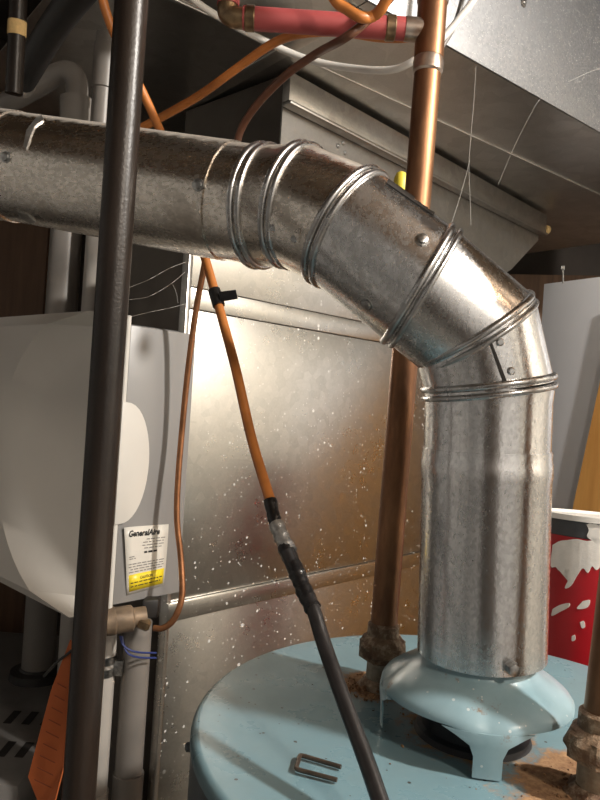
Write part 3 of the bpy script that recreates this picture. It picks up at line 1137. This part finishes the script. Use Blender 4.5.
# solenoid valve under the humidifier
v0 = P(104, 622, 0.875)
v1_ = P(146, 616, 0.895)
vd = (v1_ - v0).normalized()
sv = lathe('solenoid_valve', v0, vd, [(0.013, 0), (0.0175, 0.002), (0.0180, 0.012), (0.0165, 0.014), (0.0165, 0.034), (0.0125, 0.037), (0.0125, 0.052)], MAT['valve'], hum, 20)
obox('valve_body', v1_ + Vector((-0.006, 0.0, -0.004)), Vector((0.020, 0.006, 0)), Vector((0, 0.02, 0)), Vector((0, 0, 0.024)), MAT['black_plastic'], hum, 0.003)
lathe('compression_nut', P(139, 622, 0.885), P(152, 627, 0.885) - P(139, 622, 0.885), [(0.007, 0), (0.0082, 0.002), (0.0082, 0.012), (0.005, 0.015)], MAT['brass'], sv, 6, deg=20)

tb = tube('water_tube', [P(154, 628, 0.885), P(163, 628, 0.882), P(174, 619, 0.88), P(182, 596, 0.885), P(181, 560, 0.895), P(177, 520, 0.90), P(178, 480, 0.905), P(182, 430, 0.91), P(188, 370, 0.905), P(196, 310, 0.89), P(205, 262, 0.86), P(212, 215, 0.83)], 0.0040, MAT['copper_tube'], None, 10, 6)
tag(tb, 'thin copper water tube curving down into the humidifier valve', 'tube')
for k, (dy, dx) in enumerate(((0, 0), (5, 2))):
    bw = tube('signal_wire', [P(120 + dx, 636, 0.90), P(124 + dx, 646 + dy, 0.895), P(136, 652 + dy, 0.90), P(156, 653 + dy, 0.93)], 0.0013, MAT['blue_wire'], None, 6, 6)
    tag(bw, ('upper' if k == 0 else 'lower') + ' of two thin blue wires below the humidifier valve', 'wire', 'blue valve wires')

# ------------------------------------------------------------------ cables
cab = thing('taped_power_cable', P(205, 262, 0.70), 'orange cable with taped splice turning into black cable over heater', 'cable')
tube('orange_sheath', [P(96, -30, 0.70), P(108, 18, 0.715), P(128, 62, 0.735), P(150, 108, 0.75), P(172, 160, 0.75), P(195, 225, 0.735), P(210, 275, 0.72), P(222, 318, 0.70), P(236, 370, 0.67), P(252, 440, 0.64), P(272, 506, 0.60)], 0.0048, MAT['orange'], cab, 12, 8)
tube('black_sheath', [P(287, 552, 0.565), P(298, 578, 0.55), P(312, 606, 0.53), P(324, 644, 0.51), P(345, 704, 0.475), P(366, 760, 0.447), P(390, 830, 0.415)], 0.0056, MAT['black_sheath'], cab, 14, 8)
tube('tape_wrap', [P(214, 290, 0.713), P(219, 306, 0.706)], 0.0064, MAT['tape'], cab, 10)
a0, a1, a2, a3 = P(219, 292, 0.704), P(236, 290, 0.702), P(238, 299, 0.702), P(221, 302, 0.704)
prism('tape_flag', [a0, a1, a2, a3], Vector((0, -0.0025, 0)), MAT['tape'], cab, 0.0005)
wob1 = lambda f: 1 + 0.05 * math.sin(f * 19) + 0.04 * math.sin(f * 47)
tube('tape_wrap', [P(270, 500, 0.603), P(275, 522, 0.592), P(280, 534, 0.585)], 0.0058, MAT['tape'], cab, 12, 8, wob1)
tube('foil_wrap', [P(276, 524, 0.591), P(283, 540, 0.58), P(290, 552, 0.571)], 0.0066, MAT['silver_tape'], cab, 12, 8, wob1)
tube('tape_wrap', [P(285, 547, 0.576), P(295, 568, 0.556), P(303, 588, 0.543), P(313, 609, 0.529)], 0.0066, MAT['tape'], cab, 12, 10, wob1)

oc = tube('orange_cable', [P(96, 166, 0.86), P(128, 136, 0.84), P(160, 118, 0.82), P(200, 95, 0.80), P(240, 66, 0.78), P(272, 44, 0.76), P(300, 34, 0.74), P(340, 32, 0.74), P(385, 38, 0.74), P(420, 34, 0.74), P(435, 8, 0.74), P(442, -40, 0.74), P(452, -130, 0.74)], 0.0048, MAT['orange'], None, 12, 8)
tag(oc, 'orange cable sweeping from behind flue up to behind the red pipe', 'cable')
ol = tube('orange_cable', [P(300, -150, 0.62), P(312, -45, 0.62), P(334, -2, 0.62), P(347, 9, 0.62), P(361, 17, 0.62), P(373, 16, 0.625), P(384, 4, 0.615), P(398, -35, 0.60), P(412, -150, 0.58)], 0.0050, MAT['orange'], None, 12, 8)
tag(ol, 'drooping orange cable loop at the top edge above red pipe', 'cable')
bc = tube('brown_cable', [P(235, 160, 0.78), P(240, 132, 0.77), P(256, 106, 0.75), P(285, 76, 0.72), P(316, 54, 0.69), P(345, 38, 0.637), P(370, 18, 0.637), P(398, -12, 0.638), P(424, -60, 0.63), P(440, -160, 0.625)], 0.0042, MAT['brown_cable'], None, 10, 8)
tag(bc, 'dark brown cable crossing diagonally over the red pipe', 'cable')
wc = tube('white_cable', [P(170, -25, 0.82), P(196, 2, 0.86), P(235, 26, 0.91), P(275, 46, 0.92), P(310, 60, 0.92), P(350, 68, 0.90), P(390, 70, 0.87), P(415, 60, 0.85), P(438, 42, 0.85), P(458, 20, 0.85), P(480, -15, 0.85), P(505, -110, 0.84)], 0.0046, MAT['white_cable'], None, 10, 8)
tag(wc, 'white cable sagging under the duct behind the copper pipe', 'cable')
gc = tube('grey_cable', [P(440, 50, 0.87), P(452, 30, 0.87), P(460, 8, 0.87), P(467, -25, 0.865), P(478, -110, 0.85)], 0.0032, MAT['grey_cable'], None, 8, 6)
tag(gc, 'short dark grey cable beside the copper pipe top', 'cable')
tw = tube('bell_wire', [P(414, 66, 0.70), P(413, 100, 0.71), P(411, 140, 0.715), P(408, 175, 0.72), P(404, 195, 0.72)], 0.0012, MAT['white_cable'], None, 8, 4)
tag(tw, 'thin white wire hanging along the copper pipe', 'wire')
wn = lathe('wire_connector', P(400, 192, 0.72), Z, [(0.0072, 0), (0.0078, 0.003), (0.0070, 0.014), (0.0048, 0.0195), (0.002, 0.021)], MAT['yellow'], None, 12)
tag(wn, 'small yellow plastic wire connector peeking over the flue elbow', 'connector')

# ------------------------------------------------------------------ plastic drain and vent pipes at left


def vpipe(name, px, py, d, r, z0, z1, mat, label, rings=(), group=None):
    c = P(px, py, d)
    base = Vector((c.x, c.y, z0))
    t = thing(name, base, label, 'pipe', group)
    lathe('pipe', base, Z, [(r, 0), (r, z1 - z0)], mat, t, 24)
    for z in rings:
        lathe('coupling', Vector((c.x, c.y, z)), Z, [(r, -0.03), (r * 1.13, -0.0295), (r * 1.13, 0.03), (r, 0.0305)], mat, t, 24)
    return t, c


SLZ = 0.93
t1, c1 = vpipe('vent_pipe', 64, 270, 1.36, 0.030, SLZ + 0.012, 1.96, MAT['pvc_grey'], 'grey plastic vent pipe rising behind humidifier from black ring')
t2, c2 = vpipe('vent_pipe', 97, 270, 1.32, 0.024, SLZ + 0.0005, 1.96, MAT['pvc'], 'pale plastic vent pipe just behind humidifier, right of the grey one')
t3, c3 = vpipe('drain_pipe', 99, 720, 0.93, 0.0165, 0.0, zb + HZ - 0.035, MAT['pvc'], 'white drain pipe with metal clamp below the humidifier')
lathe('coupling', Vector((c3.x, c3.y, P(99, 800, 0.93).z)), Z, [(0.0165, -0.2), (0.0185, -0.2), (0.0185, 0.012), (0.0165, 0.0125)], MAT['pvc'], t3, 24)
zc = P(106, 667, 0.93).z
for dz in (-0.010, 0.006):
    lathe('clamp_band', Vector((c3.x, c3.y, zc + dz)), Z, [(0.0168, 0), (0.0182, 0.001), (0.0182, 0.010), (0.0168, 0.011)], MAT['screw'], t3, 24)
obox('clamp_ear', Vector((c3.x + 0.016, c3.y - 0.006, zc - 0.009)), (0.012, 0, 0), (0, 0.006, 0), (0, 0, 0.020), MAT['screw'], t3, 0.001)
t4, c4 = vpipe('drain_pipe', 132, 720, 0.945, 0.0185, 0.0, zb + HZ - 0.03, MAT['pvc_grey'], 'shaded grey drain pipe between clamped pipe and furnace')
lathe('coupling', Vector((c4.x, c4.y, P(131, 780, 0.945).z)), Z, [(0.0185, -0.2), (0.0205, -0.2), (0.0205, 0.010), (0.0185, 0.0105)], MAT['pvc_grey'], t4, 24)

# elbowed vent pipe above the flue
ev = thing('elbowed_vent_pipe', P(76, 130, 0.95), 'grey plastic pipe with elbow in the dark above flue', 'pipe')
tube('pipe', [P(74, 215, 0.97), P(76, 100, 0.97)], 0.0185, MAT['pvc_grey'], ev, 22)
lathe('coupling', P(76, 106, 0.97), UP, [(0.0186, -0.03), (0.0215, -0.029), (0.0215, 0.010), (0.0186, 0.011)], MAT['pvc_grey'], ev, 24)
tube('elbow', [P(76, 106, 0.97), P(77, 84, 0.97), P(71, 73, 0.97), P(58, 74, 0.98), P(38, 86, 1.0), P(-10, 112, 1.04)], 0.0150, MAT['pvc_grey'], ev, 20, 6)
rv = thing('riser_vent_pipe', P(100, 130, 0.93), 'grey-beige plastic riser pipe above flue just left of black pipe', 'pipe')
tube('pipe', [P(94, 215, 0.93), P(107, 34, 0.93)], 0.0135, MAT['pvc_grey'], rv, 22)
lathe('coupling', P(103, 90, 0.93), P(107, 34, 0.93) - P(94, 215, 0.93), [(0.0136, 0), (0.0155, 0.001), (0.0155, 0.06), (0.0136, 0.061)], MAT['pvc_grey'], rv, 24)

dg_ = thing('insulated_black_pipe', P(60, 40, 1.0), 'thick black pipe slanting down at the upper left corner', 'pipe')
tube('pipe', [P(125, -60, 0.70), P(60, 18, 0.82), P(20, 84, 0.93)], 0.0172, MAT['black_plastic'], dg_, 20)
lathe('end_cap', P(22, 81, 0.926), P(20, 84, 0.93) - P(22, 81, 0.926), [(0.0175, -0.002), (0.0185, 0.0), (0.0185, 0.010), (0.014, 0.016)], MAT['pvc_grey'], dg_, 20)
up_ = thing('capped_steel_pipe', P(16, 40, 0.93), 'worn dark steel pipe with tan band at the top left edge', 'pipe')
tube('pipe', [P(20, -35, 0.76), P(14, 94, 0.78)], 0.0094, MAT['iron'], up_, 20)
pd = (P(14, 94, 0.78) - P(20, -35, 0.76)).normalized()
lathe('tan_band', P(17.4, 21, 0.7687), pd, [(0.0095, 0), (0.0100, 0.0005), (0.0100, 0.015), (0.0095, 0.0155)], MAT['foam'], up_, 20)

# slotted dark housing that the grey vent pipe stands on
sh = thing('slotted_housing', Vector((-0.66, 1.25, 0)), 'dark equipment housing with slotted top at the lower left', 'housing')
hx0, hx1, hy0, hy1 = -1.05, -0.36, 0.99, 1.60
obox('body', (hx0, hy0, 0), (hx1 - hx0, 0, 0), (0, hy1 - hy0, 0), (0, 0, SLZ), MAT['slot_top'], sh, 0.01)
s0 = None
for row in range(2):
    for k in range(4):
        q = PZ(12 + k * 18 - row * 6, 718 + row * 32 + k * 1.0, SLZ)
        if s0 is None:
            s0 = obox('slot', q + Vector((-0.007, -0.020, -0.001)), (0.013, 0, 0), (0, 0.046, 0), (0, 0, 0.0018), MAT['seam'], sh)
            q0 = q
        else:
            s = s0.copy()
            COL.objects.link(s)
            s.parent = sh
            s.matrix_parent_inverse = s0.matrix_parent_inverse.copy()
            s.location = q - q0
lathe('pipe_gasket', Vector((c1.x, c1.y, SLZ)), Z, [(0.052, 0), (0.050, 0.014), (0.034, 0.016), (0.031, 0.02)], MAT['black_plastic'], sh, 28)

# wooden stud behind, at the left
sd = obox('wall_stud', P(-30, 260, 1.75) * 1.0 - Vector((0, 0, P(-30, 260, 1.75).z)), (0.19, 0, 0), (0, 0.09, 0), (0, 0, 2.33), MAT['stud'])
tag(sd, 'dark brown wooden stud in the shadow left of vent pipes', 'stud')

# orange tag on the gas pipe
tg = thing('warning_tag', P(70, 645, 0.515), 'orange card tag hanging by a tie behind the black pipe', 'tag')
prism('card', [P(70, 640, 0.515), P(72, 652, 0.515), P(64, 765, 0.52), P(52, 812, 0.52), P(42, 812, 0.525), P(28, 777, 0.527), P(51, 690, 0.52)], Vector((0.0006, 0.0012, 0)), MAT['paper_orange'], tg)
bm = bmesh.new()
for k in range(9):
    y = 682 + k * 12
    xl = 53 - (y - 690) * 0.24
    q = [P(xl + 3, y, 0.5178 + k * 0.0003), P(xl + 3 + 9 + k, y + 5 + k * 0.4, 0.5172), P(xl + 3 + 9 + k, y + 6.2 + k * 0.4, 0.5172), P(xl + 3, y + 1.2, 0.5178 + k * 0.0003)]
    q = [x + Vector((0, -0.0012, 0)) for x in q]
    bm.faces.new([bm.verts.new(x) for x in q])
from_bm('print_lines', bm, MAT['paper_print'], tg)
tube('tie', [P(44, 676, 0.54), P(56, 663, 0.52), P(70, 652, 0.513), P(82, 640, 0.51)], 0.0011, MAT['black_plastic'], tg, 6, 5)

# ------------------------------------------------------------------ right-hand clutter
BCX = P(548, 520, 0.95)
BR = 0.098
bc_ = Vector((BCX.x + BR * 0.985, 0.97, 0))
bz_top = P(575, 520, 0.93).z
bz0 = bz_top - 0.30
bk = thing('paint_bucket', Vector((bc_.x, bc_.y, bz0)), 'red paint bucket with white drips standing behind the heater', 'bucket')
zd = P(575, 546, 0.9).z
body = lathe('body', Vector((bc_.x, bc_.y, 0)), Z, [(BR - 0.006, bz0), (BR - 0.002, bz0 + 0.003), (BR, zd)], MAT['red_can'], bk, 56, True, False)
band = lathe('dark_band', Vector((bc_.x, bc_.y, 0)), Z, [(BR, zd), (BR + 0.0008, zd + 0.001), (BR + 0.0012, bz_top - 0.006)], MAT['can_dark'], bk, 56, False, False)
lathe('rim', Vector((bc_.x, bc_.y, 0)), Z, [(BR, bz_top - 0.008), (BR + 0.004, bz_top - 0.007), (BR + 0.004, bz_top), (BR - 0.002, bz_top + 0.001), (BR - 0.006, bz_top - 0.003), (0.005, bz_top - 0.004)], MAT['paint'], bk, 56, False, True)
TILT = Matrix.Translation((bc_.x, bc_.y, bz0)) @ Matrix.Rotation(math.radians(-4.5), 4, 'X') @ Matrix.Rotation(math.radians(1.5), 4, 'Y') @ Matrix.Translation((-bc_.x, -bc_.y, -bz0))
for o in list(bk.children):
    o.data.transform(TILT)
BT = bvh([body, band])
drips = [
    [(553, 545), (560, 541), (568, 540), (577, 539), (587, 541), (602, 541), (602, 561), (597, 570), (592, 566), (588, 573), (583, 568), (577, 576), (571, 586), (565, 588), (570, 577), (572, 570), (566, 569), (560, 571), (556, 567), (551, 566)],
    [(585, 522), (591, 519), (603, 520), (603, 541), (592, 540), (587, 536), (589, 530)],
    [(583, 601), (590, 600), (588, 607), (581, 609), (577, 608)],
    [(553, 609), (560, 605), (569, 603), (569, 607), (560, 612), (552, 616)],
    [(580, 622), (584, 621), (585, 627), (582, 628)],
    [(572, 636), (575, 635), (575, 640), (572, 641)],
    [(566, 676), (569, 672), (570, 681), (567, 685)],
    [(585, 674), (587, 673), (588, 680), (586, 681)]]
for i, d in enumerate(drips):
    d = [(q.x, q.y) for q in spline([Vector((x, y, 0)) for x, y in d + d[:1]], 3)[:-1]]
    patch('paint_drip', BT, d, 0.0008, MAT['paint'], bk)
# stand for the bucket
sfz = bz0 - 0.008
shl = thing('utility_stand', Vector((bc_.x, bc_.y, 0)), 'low wooden stand under the red paint bucket behind heater', 'stand')
obox('top_board', (bc_.x - 0.10, bc_.y - 0.11, sfz - 0.025), (0.22, 0, 0), (0, 0.24, 0), (0, 0, 0.0248), MAT['stud'], shl, 0.002)
for dx in (-0.095, 0.08):
    for dy in (-0.10, 0.09):
        obox('leg', (bc_.x + dx, bc_.y + dy, 0), (0.035, 0, 0), (0, 0.035, 0), (0, 0, sfz - 0.0255), MAT['stud'], shl)

# white board and plywood offcut leaning behind
BD = Vector((0.53, -0.85, 0)).normalized()
q = P(544, 284, 1.72)
B0 = Vector((q.x, q.y, 0))
BN = Vector((-BD.y, BD.x, 0)) * -1
if BN.dot(CAM - B0) < 0:
    BN = -BN
ztl = q.z
wbd = prism('white_board', [B0, B0 + BD * 0.85, B0 + BD * 0.85 + Z * ztl, B0 + Z * ztl], -BN * 0.016, MAT['board'], None, 0.001)
tag(wbd, 'tall plain white board standing upright right of the flue', 'board')
hk = lathe('board_hook', P(563, 279, 1.62), UP, [(0.002, -0.01), (0.002, 0.02), (0.004, 0.022), (0.004, 0.03)], MAT['screw'], None, 8)
tag(hk, 'small metal hook at the top edge of white board', 'hook')


def BP(k, z, out=0.006):
    return B0 + BD * k + BN * out + Vector((0, 0, HZ + z))


def bpix(px, py, out=0.006):
    r = ray(px, py)
    o = B0 + BN * out
    k = (o - CAM).dot(BN) / r.dot(BN)
    p_ = CAM + r * k
    return (p_ - o).dot(BD), p_.z - HZ


k1, z1 = bpix(575, 515)
k2, z2 = bpix(601, 395)
sl = (k2 - k1) / (z2 - z1)
kb = k1 + sl * (-1.45 - z1)
kt = k2 + sl * (0.26 - z2)
pw = [BP(max(kb, -0.28), -HZ), BP(k1, z1), BP(kt, 0.26), BP(kt + 0.06, 0.24), BP(0.70, -0.22), BP(0.74, -HZ)]
ply = prism('plywood_offcut', pw, BN * 0.014, MAT['plywood'])
tag(ply, 'orange-brown plywood offcut leaning in front of the white board', 'plywood')

# ------------------------------------------------------------------ cobwebs
for i, (pts, lb) in enumerate((
        ([(476, 66, 0.93), (474, 100, 0.92), (471, 135, 0.90), (469, 165, 0.87), (470, 195, 0.84), (471, 225, 0.82)], 'long dusty cobweb strand hanging straight down from duct edge'),
        ([(470, 160, 0.87), (462, 190, 0.80), (452, 222, 0.70)], 'short slanting cobweb strand running down to the flue bead'),
        ([(541, 98, 1.05), (534, 108, 1.05), (515, 145, 1.08), (498, 185, 1.1)], 'faint cobweb strand slanting from the duct edge near the right'),
        ([(600, 68, 1.10), (585, 74, 1.085), (568, 82, 1.075)], 'short cobweb strand across the spangled duct side'))):
    tag(tube('cobweb_strand', [P(*p) for p in pts], 0.00016, MAT['cobweb'], None, 5, 5), lb, 'cobweb', 'cobweb strands')
cw = [
    ([(128, 288, 0.60), (150, 279, 0.72), (170, 268, 0.82), (186, 262, 0.93)], 'upper cobweb strand between black pipe and furnace corner'),
    ([(127, 300, 0.60), (150, 296, 0.72), (172, 283, 0.82), (185, 272, 0.94)], 'middle cobweb strand between black pipe and furnace corner'),
    ([(126, 318, 0.60), (150, 312, 0.72), (170, 308, 0.82), (185, 304, 0.94)], 'lowest cobweb strand between black pipe and furnace corner'),
    ([(172, 283, 0.82), (176, 292, 0.83), (178, 303, 0.84)], 'tiny cobweb thread hanging beside the furnace corner')]
for pts, lb in cw:
    tag(tube('cobweb_strand', [P(*p) for p in pts], 0.00018, MAT['cobweb'], None, 5, 5), lb, 'cobweb', 'cobweb strands')
